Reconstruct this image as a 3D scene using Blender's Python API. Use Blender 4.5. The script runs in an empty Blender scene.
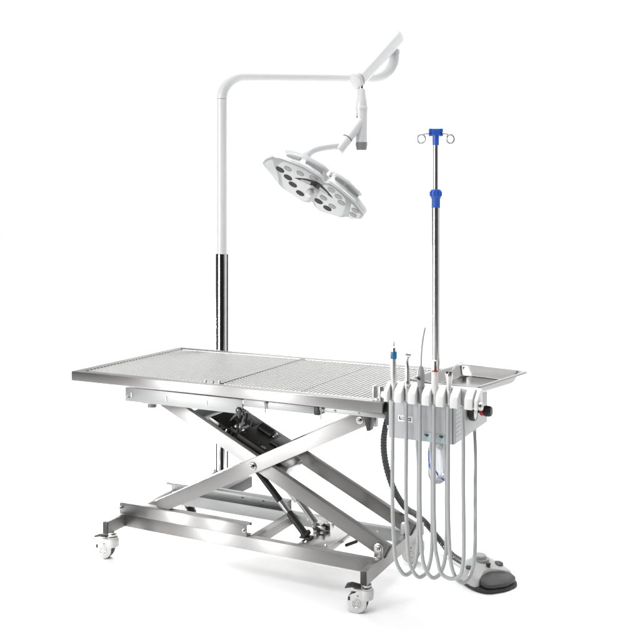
import bpy, bmesh, math, random
from mathutils import Vector, Matrix, Quaternion
random.seed(7)
R = math.radians
scene = bpy.context.scene
COL = scene.collection

# ------------------------------------------------------------------ materials
def new_mat(name):
    m = bpy.data.materials.new(name); m.use_nodes = True
    return m, m.node_tree.nodes, m.node_tree.links, m.node_tree.nodes['Principled BSDF']

def paint(name, col, rough=0.4, metal=0.0, bump=0.0, bscale=200, spec=0.5, coat=0.0, var=0.04, trans=0.0, alpha=1.0):
    m, N, L, b = new_mat(name)
    b.inputs['Roughness'].default_value = rough
    b.inputs['Metallic'].default_value = metal
    b.inputs['Specular IOR Level'].default_value = spec
    b.inputs['Coat Weight'].default_value = coat
    b.inputs['Transmission Weight'].default_value = trans
    b.inputs['Alpha'].default_value = alpha
    tc = N.new('ShaderNodeTexCoord')
    nz = N.new('ShaderNodeTexNoise'); nz.inputs['Scale'].default_value = 35; nz.inputs['Detail'].default_value = 4
    L.new(tc.outputs['Object'], nz.inputs['Vector'])
    mx = N.new('ShaderNodeMix'); mx.data_type = 'RGBA'
    c = Vector(col)
    mx.inputs['A'].default_value = (*(c * (1 - var)), 1); mx.inputs['B'].default_value = (*[min(1, v * (1 + var)) for v in c], 1)
    L.new(nz.outputs['Fac'], mx.inputs['Factor']); L.new(mx.outputs['Result'], b.inputs['Base Color'])
    mr = N.new('ShaderNodeMapRange'); mr.inputs['To Min'].default_value = rough * 0.85; mr.inputs['To Max'].default_value = min(1, rough * 1.15)
    L.new(nz.outputs['Fac'], mr.inputs['Value']); L.new(mr.outputs['Result'], b.inputs['Roughness'])
    if bump:
        n2 = N.new('ShaderNodeTexNoise'); n2.inputs['Scale'].default_value = bscale; n2.inputs['Detail'].default_value = 3
        L.new(tc.outputs['Object'], n2.inputs['Vector'])
        bp = N.new('ShaderNodeBump'); bp.inputs['Strength'].default_value = bump; bp.inputs['Distance'].default_value = 0.001
        L.new(n2.outputs['Fac'], bp.inputs['Height']); L.new(bp.outputs['Normal'], b.inputs['Normal'])
    return m

def brushed(name, grain, across, col=(0.36, 0.355, 0.35), rough=0.37, aniso=1.0, streak=1.0):
    """stainless steel brushed along `grain` (unit vector); `across` is the direction its highlights spread in"""
    m, N, L, b = new_mat(name)
    b.inputs['Metallic'].default_value = 1
    b.inputs['Anisotropic'].default_value = aniso
    g = Vector(grain).normalized(); a = Vector(across).normalized(); c = g.cross(a)
    geo = N.new('ShaderNodeNewGeometry')
    t = N.new('ShaderNodeVectorMath'); t.operation = 'CROSS_PRODUCT'
    L.new(geo.outputs['True Normal'], t.inputs[0]); t.inputs[1].default_value = g + c * 0.01 + a * 0.013
    L.new(t.outputs['Vector'], b.inputs['Tangent'])
    comb = N.new('ShaderNodeCombineXYZ')
    for k, v, s in (('X', g, 3.0), ('Y', a, 420.0), ('Z', c, 420.0)):
        d = N.new('ShaderNodeVectorMath'); d.operation = 'DOT_PRODUCT'
        d.inputs[1].default_value = v * s
        L.new(geo.outputs['Position'], d.inputs[0]); L.new(d.outputs['Value'], comb.inputs[k])
    nz = N.new('ShaderNodeTexNoise'); nz.inputs['Scale'].default_value = 1.0; nz.inputs['Detail'].default_value = 3
    L.new(comb.outputs[0], nz.inputs['Vector'])
    big = N.new('ShaderNodeTexNoise'); big.inputs['Scale'].default_value = 9; big.inputs['Detail'].default_value = 2
    L.new(geo.outputs['Position'], big.inputs['Vector'])
    mx = N.new('ShaderNodeMix'); mx.data_type = 'RGBA'
    cc = Vector(col)
    mx.inputs['A'].default_value = (*(cc * 0.9), 1); mx.inputs['B'].default_value = (*(cc * 1.1), 1)
    L.new(nz.outputs['Fac'], mx.inputs['Factor']); L.new(mx.outputs['Result'], b.inputs['Base Color'])
    ad = N.new('ShaderNodeMath'); ad.operation = 'MULTIPLY_ADD'; ad.inputs[1].default_value = 0.08 * streak; ad.inputs[2].default_value = rough - 0.04
    L.new(nz.outputs['Fac'], ad.inputs[0])
    a2 = N.new('ShaderNodeMath'); a2.operation = 'MULTIPLY_ADD'; a2.inputs[1].default_value = 0.06
    L.new(big.outputs['Fac'], a2.inputs[0]); L.new(ad.outputs[0], a2.inputs[2])
    L.new(a2.outputs[0], b.inputs['Roughness'])
    bp = N.new('ShaderNodeBump'); bp.inputs['Strength'].default_value = 0.05 * streak; bp.inputs['Distance'].default_value = 0.0004
    L.new(nz.outputs['Fac'], bp.inputs['Height']); L.new(bp.outputs['Normal'], b.inputs['Normal'])
    return m

SA = 0.494                                                     # slope of the rising arms
SB = -0.467                                                    # slope of the falling arms
nA = Vector((1, 0, SA)).normalized(); nB = Vector((1, 0, SB)).normalized()
Y3 = Vector((0, 1, 0)); X3 = Vector((1, 0, 0)); Z3 = Vector((0, 0, 1))
M = {}
M['steel_x'] = brushed('brushed_steel_long', X3, Z3)
M['steel_y'] = brushed('brushed_steel_cross', Y3, Z3, rough=0.36)
M['steel_a'] = brushed('brushed_steel_rising', nA, nA.cross(Y3))
M['steel_b'] = brushed('brushed_steel_falling', nB, nB.cross(Y3))
M['galv'] = brushed('dull_steel', X3, Z3, col=(0.36, 0.365, 0.365), rough=0.45, aniso=0.5)
M['basin'] = brushed('basin_steel', X3, Y3, col=(0.38, 0.38, 0.375), rough=0.45, aniso=0.5)
M['wire'] = paint('steel_wire', (0.70, 0.70, 0.69), 0.40, 1.0)
def perforated():
    m = paint('perforated_steel', (0.5, 0.5, 0.49), 0.4, 1.0); N = m.node_tree.nodes; L = m.node_tree.links; b = N['Principled BSDF']
    geo = N.new('ShaderNodeNewGeometry'); sp = N.new('ShaderNodeSeparateXYZ'); L.new(geo.outputs['Position'], sp.inputs[0])
    f = N.new('ShaderNodeMath'); f.operation = 'PINGPONG'; f.inputs[1].default_value = 0.010; L.new(sp.outputs['Y'], f.inputs[0])
    g = N.new('ShaderNodeMath'); g.operation = 'GREATER_THAN'; g.inputs[1].default_value = 0.0035; L.new(f.outputs[0], g.inputs[0])
    old = b.inputs['Base Color'].links[0].from_socket
    mx = N.new('ShaderNodeMix'); mx.data_type = 'RGBA'; mx.inputs['B'].default_value = (.02, .02, .02, 1)
    L.new(g.outputs[0], mx.inputs['Factor']); L.new(old, mx.inputs['A']); L.new(mx.outputs['Result'], b.inputs['Base Color'])
    return m
M['perforated'] = perforated()
M['chrome'] = paint('chrome', (0.80, 0.80, 0.80), 0.13, 1.0, var=0.01)
M['pole_steel'] = paint('pole_steel', (0.66, 0.655, 0.65), 0.24, 1.0, var=0.02)
M['drain'] = paint('drain_steel', (0.22, 0.215, 0.21), 0.3, 1.0)
M['socket_grey'] = paint('grey_socket_paint', (0.20, 0.205, 0.205), 0.5)
M['caster_white'] = paint('caster_plastic', (0.54, 0.54, 0.535), 0.38)
M['satin'] = paint('satin_chrome', (0.50, 0.495, 0.49), 0.30, 1.0)
M['bolt'] = paint('bolt_steel', (0.5, 0.49, 0.48), 0.22, 1.0, var=0.15)
M['white'] = paint('white_enamel', (0.66, 0.665, 0.67), 0.3, 0, coat=0.3, var=0.01)
M['white_plastic'] = paint('white_plastic', (0.66, 0.66, 0.655), 0.38, var=0.015)
M['led_face'] = paint('lamp_face', (0.40, 0.41, 0.41), 0.3, var=0.02)
M['underside'] = paint('lamp_underside', (0.29, 0.295, 0.295), 0.35, var=0.02)
M['strip_grey'] = paint('grey_strip', (0.24, 0.245, 0.245), 0.4)
M['black'] = paint('black_plastic', (0.018, 0.016, 0.015), 0.42, bump=0.15, bscale=400)
M['black_paint'] = paint('black_painted_steel', (0.012, 0.009, 0.008), 0.5, bump=0.05, spec=0.3)
M['reflection_black'] = paint('black_reflection', (0.008, 0.008, 0.008), 0.6, spec=0.12)  # colour of the reflections painted on the pole sleeve
M['rubber'] = paint('black_rubber', (0.02, 0.02, 0.02), 0.6, bump=0.2, bscale=300)
M['dark_grey'] = paint('dark_grey_plastic', (0.035, 0.035, 0.035), 0.5, bump=0.1, bscale=600)
M['hose'] = paint('pale_grey_hose', (0.34, 0.348, 0.35), 0.42, var=0.03)
M['box'] = paint('grey_painted_panel', (0.42, 0.43, 0.435), 0.42, bump=0.06, bscale=700, var=0.03)
M['pedal_grey'] = paint('pale_grey_plastic', (0.42, 0.42, 0.415), 0.42)
M['mid_grey'] = paint('mid_grey_plastic', (0.25, 0.255, 0.26), 0.4)
M['blue'] = paint('blue_plastic', (0.022, 0.10, 0.46), 0.35)
M['teal'] = paint('blue_band', (0.008, 0.14, 0.30), 0.3)
M['red'] = paint('red_plastic', (0.5, 0.01, 0.012), 0.35)
M['plate'] = paint('blue_grey_plate', (0.36, 0.44, 0.47), 0.4)
M['sticker'] = paint('white_sticker', (0.78, 0.78, 0.78), 0.5)
M['faint'] = paint('pale_sticker', (0.50, 0.51, 0.51), 0.5)
M['ink'] = paint('dark_print', (0.03, 0.028, 0.028), 0.5)
M['grey_ink'] = paint('grey_print', (0.27, 0.27, 0.27), 0.5)
M['lens_dark'] = paint('dark_lens', (0.022, 0.018, 0.016), 0.55, spec=0.15)
M['lens_pale'] = paint('pale_lens', (0.22, 0.225, 0.225), 0.4, spec=0.3)
M['instrument'] = paint('instrument_steel', (0.64, 0.64, 0.635), 0.30, 1.0)
M['clear'] = paint('clear_plastic', (0.90, 0.91, 0.93), 0.22, trans=0.85, var=0.01)
M['tray'] = paint('polished_tray_steel', (0.23, 0.226, 0.222), 0.14, 1.0, var=0.05)
M['backdrop'] = paint('white_seamless', (0.94, 0.94, 0.94), 0.9, spec=0.1, var=0.0)

# ------------------------------------------------------------------ mesh helpers
class MB:
    """collects shapes and links them as one mesh object"""
    def __init__(s): s.bm = bmesh.new()
    def _take(s, b, mat=None):
        if mat is not None: b.transform(mat)
        me = bpy.data.meshes.new('t'); b.to_mesh(me); b.free(); s.bm.from_mesh(me); bpy.data.meshes.remove(me)
        return s
    def box(s, x0, x1, y0, y1, z0, z1, bev=0.0015, mat=None, seg=2):
        b = bmesh.new(); bmesh.ops.create_cube(b, size=1)
        for v in b.verts:
            v.co = Vector(((x0 + x1) / 2 + v.co.x * (x1 - x0), (y0 + y1) / 2 + v.co.y * (y1 - y0), (z0 + z1) / 2 + v.co.z * (z1 - z0)))
        if bev: bmesh.ops.bevel(b, geom=b.edges[:], offset=bev, segments=seg, affect='EDGES', profile=0.5)
        return s._take(b, mat)
    def prism(s, pts, a, b_, axis='y', bev=0.0, mat=None, seg=2):
        """polygon pts (2D) extruded from a to b_ along axis"""
        b = bmesh.new()
        def P(u, v, w): return {'y': (u, w, v), 'z': (u, v, w), 'x': (w, u, v)}[axis]
        lo = [b.verts.new(P(u, v, a)) for u, v in pts]; hi = [b.verts.new(P(u, v, b_)) for u, v in pts]
        n = len(pts)
        b.faces.new(lo); b.faces.new(hi[::-1])
        for i in range(n): b.faces.new((lo[i], hi[i], hi[(i + 1) % n], lo[(i + 1) % n]))
        bmesh.ops.recalc_face_normals(b, faces=b.faces[:])
        if bev:
            ed = [e for e in b.edges if len(e.link_faces) == 2 and e.calc_face_angle(0) > R(35)]
            bmesh.ops.bevel(b, geom=ed, offset=bev, segments=seg, affect='EDGES', profile=0.5)
        return s._take(b, mat)
    def lathe(s, prof, p, axis=(0, 0, 1), seg=32, mat=None):
        """prof: list of (radius, height) along axis from point p"""
        b = bmesh.new(); q = Vector((0, 0, 1)).rotation_difference(Vector(axis).normalized())
        rings = []
        for r, h in prof:
            if r < 1e-6: rings.append([b.verts.new((0, 0, h))])
            else: rings.append([b.verts.new((r * math.cos(2 * math.pi * i / seg), r * math.sin(2 * math.pi * i / seg), h)) for i in range(seg)])
        for A, B in zip(rings, rings[1:]):
            if len(A) == 1 and len(B) == 1: continue
            for i in range(seg):
                j = (i + 1) % seg
                if len(A) == 1: b.faces.new((A[0], B[j], B[i]))
                elif len(B) == 1: b.faces.new((A[i], A[j], B[0]))
                else: b.faces.new((A[i], A[j], B[j], B[i]))
        for ring in (rings[0], rings[-1]):
            if len(ring) > 1: b.faces.new(ring)
        bmesh.ops.recalc_face_normals(b, faces=b.faces[:])
        T = Matrix.Translation(Vector(p)) @ q.to_matrix().to_4x4()
        b.transform(T)
        return s._take(b, mat)
    def cyl(s, p0, p1, r, seg=24, r1=None, bev=0.0, mat=None):
        p0 = Vector(p0); p1 = Vector(p1); h = (p1 - p0).length; r1 = r if r1 is None else r1
        e = min(bev, h * 0.3, r * .5)
        prof = [(r - e, 0), (r, e), (r1, h - e), (r1 - e, h)] if e else [(r, 0), (r1, h)]
        return s.lathe(prof, p0, p1 - p0, seg, mat)
    def tube(s, pts, r, seg=12, closed=False, mat=None):
        """sweep; r a number or a list per point"""
        pts = [Vector(p) for p in pts]; n = len(pts)
        rs = r if isinstance(r, (list, tuple)) else [r] * n
        b = bmesh.new(); rings = []
        def tan(i):
            if closed: return (pts[(i + 1) % n] - pts[i - 1]).normalized()
            return (pts[min(i + 1, n - 1)] - pts[max(i - 1, 0)]).normalized()
        t0 = tan(0); up = Vector((0, 0, 1)) if abs(t0.z) < .9 else Vector((1, 0, 0))
        u = t0.cross(up).normalized()
        for i in range(n):
            t = tan(i)
            q = t0.rotation_difference(t); u = (q @ u); u = (u - t * u.dot(t)).normalized(); w = t.cross(u); t0 = t
            rings.append([b.verts.new(pts[i] + (u * math.cos(2 * math.pi * k / seg) + w * math.sin(2 * math.pi * k / seg)) * rs[i]) for k in range(seg)])
        m = n if closed else n - 1
        for i in range(m):
            A, B = rings[i], rings[(i + 1) % n]
            for k in range(seg): b.faces.new((A[k], A[(k + 1) % seg], B[(k + 1) % seg], B[k]))
        if not closed: b.faces.new(rings[0][::-1]); b.faces.new(rings[-1])
        bmesh.ops.recalc_face_normals(b, faces=b.faces[:])
        return s._take(b, mat)
    def loft(s, loops, mat=None, cap=True):
        b = bmesh.new(); rings = [[b.verts.new(p) for p in lp] for lp in loops]; n = len(loops[0])
        for A, B in zip(rings, rings[1:]):
            for k in range(n): b.faces.new((A[k], A[(k + 1) % n], B[(k + 1) % n], B[k]))
        if cap: b.faces.new(rings[0][::-1]); b.faces.new(rings[-1])
        bmesh.ops.recalc_face_normals(b, faces=b.faces[:])
        return s._take(b, mat)
    def sphere(s, p, r, sx=1, sy=1, sz=1, mat=None, u=24, v=16):
        b = bmesh.new(); bmesh.ops.create_uvsphere(b, u_segments=u, v_segments=v, radius=r)
        for q in b.verts: q.co = Vector((q.co.x * sx, q.co.y * sy, q.co.z * sz)) + Vector(p)
        return s._take(b, mat)
    def build(s, name, mat, parent=None, ang=35, xf=None):
        if xf is not None: s.bm.transform(xf)
        me = bpy.data.meshes.new(name); s.bm.to_mesh(me); s.bm.free()
        for p in me.polygons: p.use_smooth = True
        me.set_sharp_from_angle(angle=R(ang))
        me.materials.append(M[mat] if isinstance(mat, str) else mat)
        o = bpy.data.objects.new(name, me); COL.objects.link(o)
        if parent is not None:
            o.parent = parent
            base = parent
            off = Vector((0, 0, 0))
            while base is not None: off += base.location; base = base.parent
            # shapes are modelled in world space: shift the mesh so that it sits right under its parent
            me.transform(Matrix.Translation(-off))
        return o

def spline(pts, k=8):
    """Catmull-Rom through pts"""
    P = [Vector(p) for p in pts]; P = [P[0] * 2 - P[1]] + P + [P[-1] * 2 - P[-2]]
    out = []
    for i in range(1, len(P) - 2):
        for j in range(k):
            t = j / k; a, b, c, d = P[i - 1:i + 3]
            out.append(0.5 * ((2 * b) + (c - a) * t + (2 * a - 5 * b + 4 * c - d) * t * t + (3 * b - a - 3 * c + d) * t ** 3))
    out.append(P[-2]); return out

def rrect(w, h, rad, k=6):
    out = []
    for cx, cy, a0 in ((w / 2 - rad, h / 2 - rad, 0), (-w / 2 + rad, h / 2 - rad, 90), (-w / 2 + rad, -h / 2 + rad, 180), (w / 2 - rad, -h / 2 + rad, 270)):
        for i in range(k + 1):
            a = R(a0 + 90 * i / k); out.append((cx + rad * math.cos(a), cy + rad * math.sin(a)))
    return out

def thing(name, label, cat, loc=(0, 0, 0), group=None):
    o = bpy.data.objects.new(name, None); COL.objects.link(o); o.location = loc
    o.empty_display_size = 0.05
    o['label'] = label; o['category'] = cat
    if group: o['group'] = group
    return o

# ------------------------------------------------------------------ setting: white seamless sweep
def backdrop():
    b = bmesh.new(); prof = [(-8.0, 0.0), (2.6, 0.0)]
    for i in range(1, 13):
        a = R(90 * i / 12); prof.append((2.6 + 1.0 * math.sin(a), 1.0 - 1.0 * math.cos(a)))
    prof.append((3.6, 5.2))
    xs = (-14.0, 10.0)
    rows = [[b.verts.new((x, y, z)) for x in xs] for y, z in prof]
    for A, B in zip(rows, rows[1:]): b.faces.new((A[0], A[1], B[1], B[0]))
    me = bpy.data.meshes.new('ground'); b.to_mesh(me); b.free()
    for p in me.polygons: p.use_smooth = True
    me.materials.append(M['backdrop'])
    o = bpy.data.objects.new('ground', me); COL.objects.link(o); o['kind'] = 'structure'
backdrop()

# ------------------------------------------------------------------ the table
T = thing('operating_table', 'stainless steel scissor lift veterinary operating table with wire mesh top on white casters', 'operating table', (0, 0, 0))
ZT, ZB = 0.737, 0.701
def table_top():
    m = MB(); w = 0.036
    x0, x1, y0, y1 = -0.65, 0.65, -0.355, 0.355
    # mitred frame of square tube, slightly proud outer lip
    m.prism([(x0, y0), (x1, y0), (x1 - w, y0 + w), (x0 + w, y0 + w)], ZB, ZT, 'z', 0.0025)
    m.prism([(x1, y1), (x0, y1), (x0 + w, y1 - w), (x1 - w, y1 - w)], ZB, ZT, 'z', 0.0025)
    m.build('tabletop_frame', 'steel_x', T)
    m = MB()
    m.prism([(x0, y1), (x0, y0), (x0 + w, y0 + w), (x0 + w, y1 - w)], ZB, ZT, 'z', 0.0025)
    m.build('end_rail', 'steel_y', T)
    m = MB()
    m.prism([(x1, y0), (x1, y1), (x1 - w, y1 - w), (x1 - w, y0 + w)], ZB, ZT, 'z', 0.0025)
    m.build('end_rail', 'steel_y', T)
    # basin below the mesh, falling gently to the drain
    m = MB()
    lo = [(-0.612, -0.317), (0.612, -0.317), (0.612, 0.317), (-0.612, 0.317)]
    dr = (-0.36, -0.14)
    top = [(x, y, ZT - 0.012) for x, y in lo]
    mid = [(x * .985, y * .97, ZT - 0.026) for x, y in lo]
    cen = [(dr[0] + dx * .05, dr[1] + dy * .05, ZB - 0.004) for dx, dy in ((-1, -1), (1, -1), (1, 1), (-1, 1))]
    m.loft([top, mid, cen], cap=False)
    b = m.bm; b.faces.new([v for v in b.verts[-4:]]) if False else None
    m.prism([(c[0], c[1]) for c in cen], ZB - 0.006, ZB - 0.003, 'z')
    m.build('basin', 'basin', T)
    # support bars under the mesh
    for x, h_ in ((-0.609, .004), (0.0085, .0065)):
        MB().box(x - h_, x + h_, -0.316, 0.316, ZT - .009, ZT + .0004, .0008).build('seam_strip', 'perforated', T)
    for x in (-0.358, 0.322):
        MB().box(x - .0016, x + .0016, -0.312, 0.312, ZT - .0050, ZT - .0030, .0003).build('seam_strip', 'perforated', T)
    for x in (-0.358, 0.008, 0.322):
        MB().box(x - 0.012, x + 0.012, -0.318, 0.318, ZT - 0.024, ZT - 0.0105, 0.001).build('support_bar', 'satin', T)
    # two wire panels
    for x0, x1 in ((-0.606, 0.000), (0.017, 0.612)):
        m = MB(); y0, y1 = -0.312, 0.312; z = ZT - 0.004; r = 0.0020
        n = int((x1 - x0) / 0.0155)
        for i in range(1, n):
            x = x0 + (x1 - x0) * i / n
            m.tube([(x, y0, z), (x, y1, z)], r, 6)
        k = int((y1 - y0) / 0.0160)
        for i in range(1, k):
            y = y0 + (y1 - y0) * i / k
            m.tube([(x0 - .003, y, z - 0.0026), (x1 + .003, y, z - 0.0026)], r * 1.15, 6)
        m.tube([(x0, y0, z), (x1, y0, z), (x1, y1, z), (x0, y1, z)], 0.0030, 8, closed=True)
        m.build('mesh_grate', 'wire', T)
    for x, y in ((-0.055, -0.318), (-0.028, -0.312), (-0.004, -0.305)):
        MB().lathe([(0.005, 0), (0.005, 0.009), (0.0035, 0.012), (0, 0.0125)], (x, y, ZT - 0.004), seg=16).build('grate_peg', 'satin', T)
    # drain cup below the tray
    d = MB().lathe([(0.055, 0.045), (0.055, 0.030), (0.05, 0.012), (0.03, 0.002), (0.018, 0), (0.018, -0.012), (0.012, -0.012)], (-0.435, -0.13, 0.589), seg=40).build('drain_cup', 'drain', T)
table_top()

def bolt(p, axis, r, parent, name='bolt'):
    """washer and hexagon head"""
    m = MB(); a = Vector(axis).normalized(); p = Vector(p)
    m.lathe([(r, 0), (r, r * .16), (r * .93, r * .24)], p, a, 28)
    m.lathe([(r * .62, 0), (r * .62, r * .5), (r * .54, r * .62)], p + a * r * .24, a, 6)
    m.lathe([(r * .30, 0), (r * .30, r * .32), (r * .2, r * .4)], p + a * r * .8, a, 16)
    return m.build(name, 'bolt', parent)

def sub_frame():
    for s in (-1, 1):
        yf = s * 0.215; yb = s * 0.165
        y0, y1 = min(yf, yb), max(yf, yb)
        # channel in which the upper rollers run
        m = MB()
        m.box(-0.500, 0.036, min(yf, yf - s * .003), max(yf, yf - s * .003), 0.611, 0.664, 0.0008)
        m.box(-0.498, 0.034, y0 + .0035, y1 - .0005, 0.6605, 0.6635, 0.0005)
        m.box(-0.498, 0.034, y0 + .0035, y1 - .0005, 0.6115, 0.6145, 0.0005)
        c = m.build('upper_track', 'galv', T)
        for x in (-0.487, 0.02): bolt((x, yf + s * .0002, 0.626), (0, s, 0), 0.007, c)
        for x in (-0.47, -0.305, -0.12):
            MB().box(x - .003, x + .003, min(yf, yf + s * .002), max(yf, yf + s * .002), 0.628, 0.646, 0.0008).build('slot_highlight', 'sticker', c)  # white bars painting the highlights in the keyhole slots
        # lower rails carrying on towards the right
        MB().box(0.038, 0.330, y0 + .002, y1, 0.639, 0.666, 0.002).build('frame_bar', 'galv', T)
        MB().box(0.331, 0.350, y0, y1 + .001, 0.637, 0.6665, 0.001).build('bar_cap', 'black', T)
        f = MB().box(0.351, 0.598, y0 + .003, y1, 0.650, 0.667, 0.0015).build('frame_flange', 'galv', T)
        for x in (0.41, 0.50):
            bolt((x, yf - s * .0025, 0.659), (0, s, 0), 0.005, f)
        # light web joining the channels to the table top
        MB().box(-0.49, 0.60, min(s * .200, s * .180), max(s * .200, s * .180), 0.667, 0.7005, 0.001).build('frame_web', 'galv', T)
        for x in (0.135, 0.36):
            MB().cyl((x, yf + s * .004, 0.672), (x, yf + s * .004, 0.626), 0.0022, 10).cyl((x, yf + s * .004, 0.668), (x, yf + s * .004, 0.660), 0.005, 6).build('frame_stud', 'bolt', T)
    for x in (-0.44, 0.02, 0.57):
        MB().box(x, x + .03, -0.164, 0.164, 0.668, 0.699, 0.002).build('cross_bar', 'galv', T)
sub_frame()

PX, PZ = 0.052, 0.411                                          # the scissor's middle pivot
HW = 0.0265                                                    # half the depth of an arm
def arm_pts(n, u0, u1):
    w = Vector((-n.z, 0, n.x)); c = Vector((PX, 0, PZ)); o = []
    for u, v in ((u0, -HW), (u1, -HW), (u1, HW), (u0, HW)):
        p = c + n * u + w * v; o.append((p.x, p.z))
    return o
LA = nA.length
for s in (-1, 1):
    a0, a1 = sorted((s * .168, s * .142)); b0, b1 = sorted((s * .138, s * .112))
    a = MB().prism(arm_pts(nA, -0.487, 0.515), a0, a1, 'y', 0.003).build('scissor_arm', 'steel_a', T)
    b = MB().prism(arm_pts(nB, -0.475, 0.575), b0, b1, 'y', 0.003).build('scissor_arm', 'steel_b', T)
    yA = s * .1685; yB = s * .1385
    bolt((PX, yA, PZ), (0, s, 0), 0.0155, a)
    tp = Vector((PX, yA, PZ)) + nA * 0.484
    bolt(tp, (0, s, 0), 0.014, a)
    bp = Vector((PX, yB, PZ)) + nB * 0.545
    bolt(bp + Vector((0, s * .008, 0)), (0, s, 0), 0.0125, b)
    # black end caps; on the falling arms they paint the tube's inner shade
    for n, u, arm, y0, y1 in ((nA, 0.515, a, a0, a1), (nB, 0.575, b, b0, b1)):
        w = Vector((-n.z, 0, n.x)); c = Vector((PX, 0, PZ)) + n * (u + .002)
        q = [c + n * du + w * dv for du, dv in ((-.0015, -.023), (.002, -.023), (.002, .023), (-.0015, .023))]
        MB().prism([(p.x, p.z) for p in q], y0 + .0025, y1 - .0025, 'y', 0.0008).build('end_cap_or_shade', 'black', arm)
    # rollers
    ra = Vector((PX, 0, PZ)) + nA * -0.470; rb = Vector((PX, 0, PZ)) + nB * -0.460
    MB().lathe([(.014, 0), (.016, .002), (.016, .02), (.014, .022)], (ra.x, s * .142 - (0.011 if s > 0 else .011) + 0.0, ra.z), (0, 1, 0), 24).build('roller', 'black', a)
    # upper pivot ear under the top frame
    MB().prism([(tp.x + .024, .664), (tp.x + .058, .664), (tp.x + .052, .600), (tp.x + .040, .598)], min(s * .2, s * .17), max(s * .2, s * .17), 'y', 0.002).build('pivot_ear', 'black', T)
    MB().box(tp.x - .03, tp.x + .05, min(s * .139, s * .12), max(s * .139, s * .12), 0.60, 0.667, 0.002).build('pivot_bracket', 'galv', T)
    # lug on the base rail that holds the lower end
    l0, l1 = sorted((s * .1435, s * .139))
    m = MB(); cx, cz = bp.x, bp.z
    pts = [(cx - .017, .1475), (cx - .017, cz)] + [(cx + .017 * math.cos(R(t)), cz + .017 * math.sin(R(t))) for t in range(165, -1, -15)] + [(cx + .017, .1475)]
    m.prism(pts, l0, l1, 'y', 0.0008); m.build('pivot_lug', 'satin', T)
    m = MB(); m.prism(pts, s * .110 - .002, s * .110 + .002, 'y', 0.0008); m.build('pivot_lug', 'satin', T)
# axles and struts across the scissor
MB().cyl((PX, -.168, PZ), (PX, .168, PZ), 0.012).build('axle', 'satin', T)
for n, u in ((nA, 0.484), (nA, -0.470), (nB, -0.460)):
    p = Vector((PX, 0, PZ)) + n * u
    MB().cyl((p.x, -.15, p.z), (p.x, .15, p.z), 0.009).build('axle', 'satin', T)

def base():
    for x0, x1 in ((-0.561, -0.535), (0.536, 0.560)):
        o = MB().box(x0, x1, -0.275, 0.275, 0.100, 0.1475, 0.002).build('base_tube', 'steel_y', T)
        for s in (-1, 1):
            MB().box(x0 + .001, x1 - .001, min(s * .2755, s * .279), max(s * .2755, s * .279), 0.101, 0.1465, 0.001).build('end_cap_or_shade', 'black', o)
    for s in (-1, 1):
        y0, y1 = sorted((s * .175, s * .145))
        MB().box(-0.5345, 0.5355, y0, y1, 0.100, 0.1475, 0.002).build('base_rail', 'steel_x' if s < 0 else 'galv', T)
        # C-shaped track in which the lower rollers run
        f0, f1 = sorted((s * .1755, s * .1725)); yb = s * .137
        m = MB()
        m.box(-0.562, 0.030, f0, f1, 0.148, 0.1905, 0.0008)
        m.box(-0.562, 0.030, min(f1 if s < 0 else yb, yb if s < 0 else f0), max(f1 if s < 0 else yb, yb if s < 0 else f0), 0.1888, 0.1918, 0.0008)
        m.box(-0.562, 0.030, *sorted((yb, yb + s * .003)), 0.1805, 0.1885, 0.0006)
        m.box(-0.5345, 0.030, *sorted((s * .172, yb)), 0.148, 0.150, 0.0004)
        t = m.build('lower_track', 'steel_x' if s < 0 else 'galv', T)
        for x, z in ((-0.555, 0.172), (0.018, 0.170)):
            bolt((x, s * .1757, z), (0, s, 0), 0.008, t)
        if s > 0:
            for x in (-.2, -.1, .0): MB().cyl((x, .1722, .169), (x, .1700, .169), 0.006, 12).build('screw', 'black', t)
            for x in (.12, .2, .28, .42): MB().cyl((x, .1452, .131), (x, .1430, .131), 0.006, 12).build('screw', 'bolt', T)
    # cross tubes
    MB().box(0.028, 0.062, -0.1445, 0.1445, 0.108, 0.146, 0.003).build('cross_tube', 'steel_y', T)
    pl = MB().box(0.226, 0.352, -0.1445, 0.1445, 0.128, 0.1465, 0.002).build('base_plate', 'satin', T)
    for x, y in ((.25, -.12), (.33, -.12), (.25, .1), (.33, .1)): bolt((x, y, .1467), (0, 0, 1), 0.007, pl)
    MB().cyl((0.352, .0, .112), (0.400, .0, .136), 0.006, 12, bev=.002).build('stop_peg', 'rubber', T)
    # socket for the lamp pole on the back rail
    MB().box(-0.523, -0.312, 0.1765, 0.435, 0.124, 0.173, 0.003).build('pole_socket', 'socket_grey', T)
    MB().box(-0.3117, -0.3095, 0.180, 0.432, 0.1255, 0.1715, 0.001).build('socket_cap', 'black', T)
base()

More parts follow.
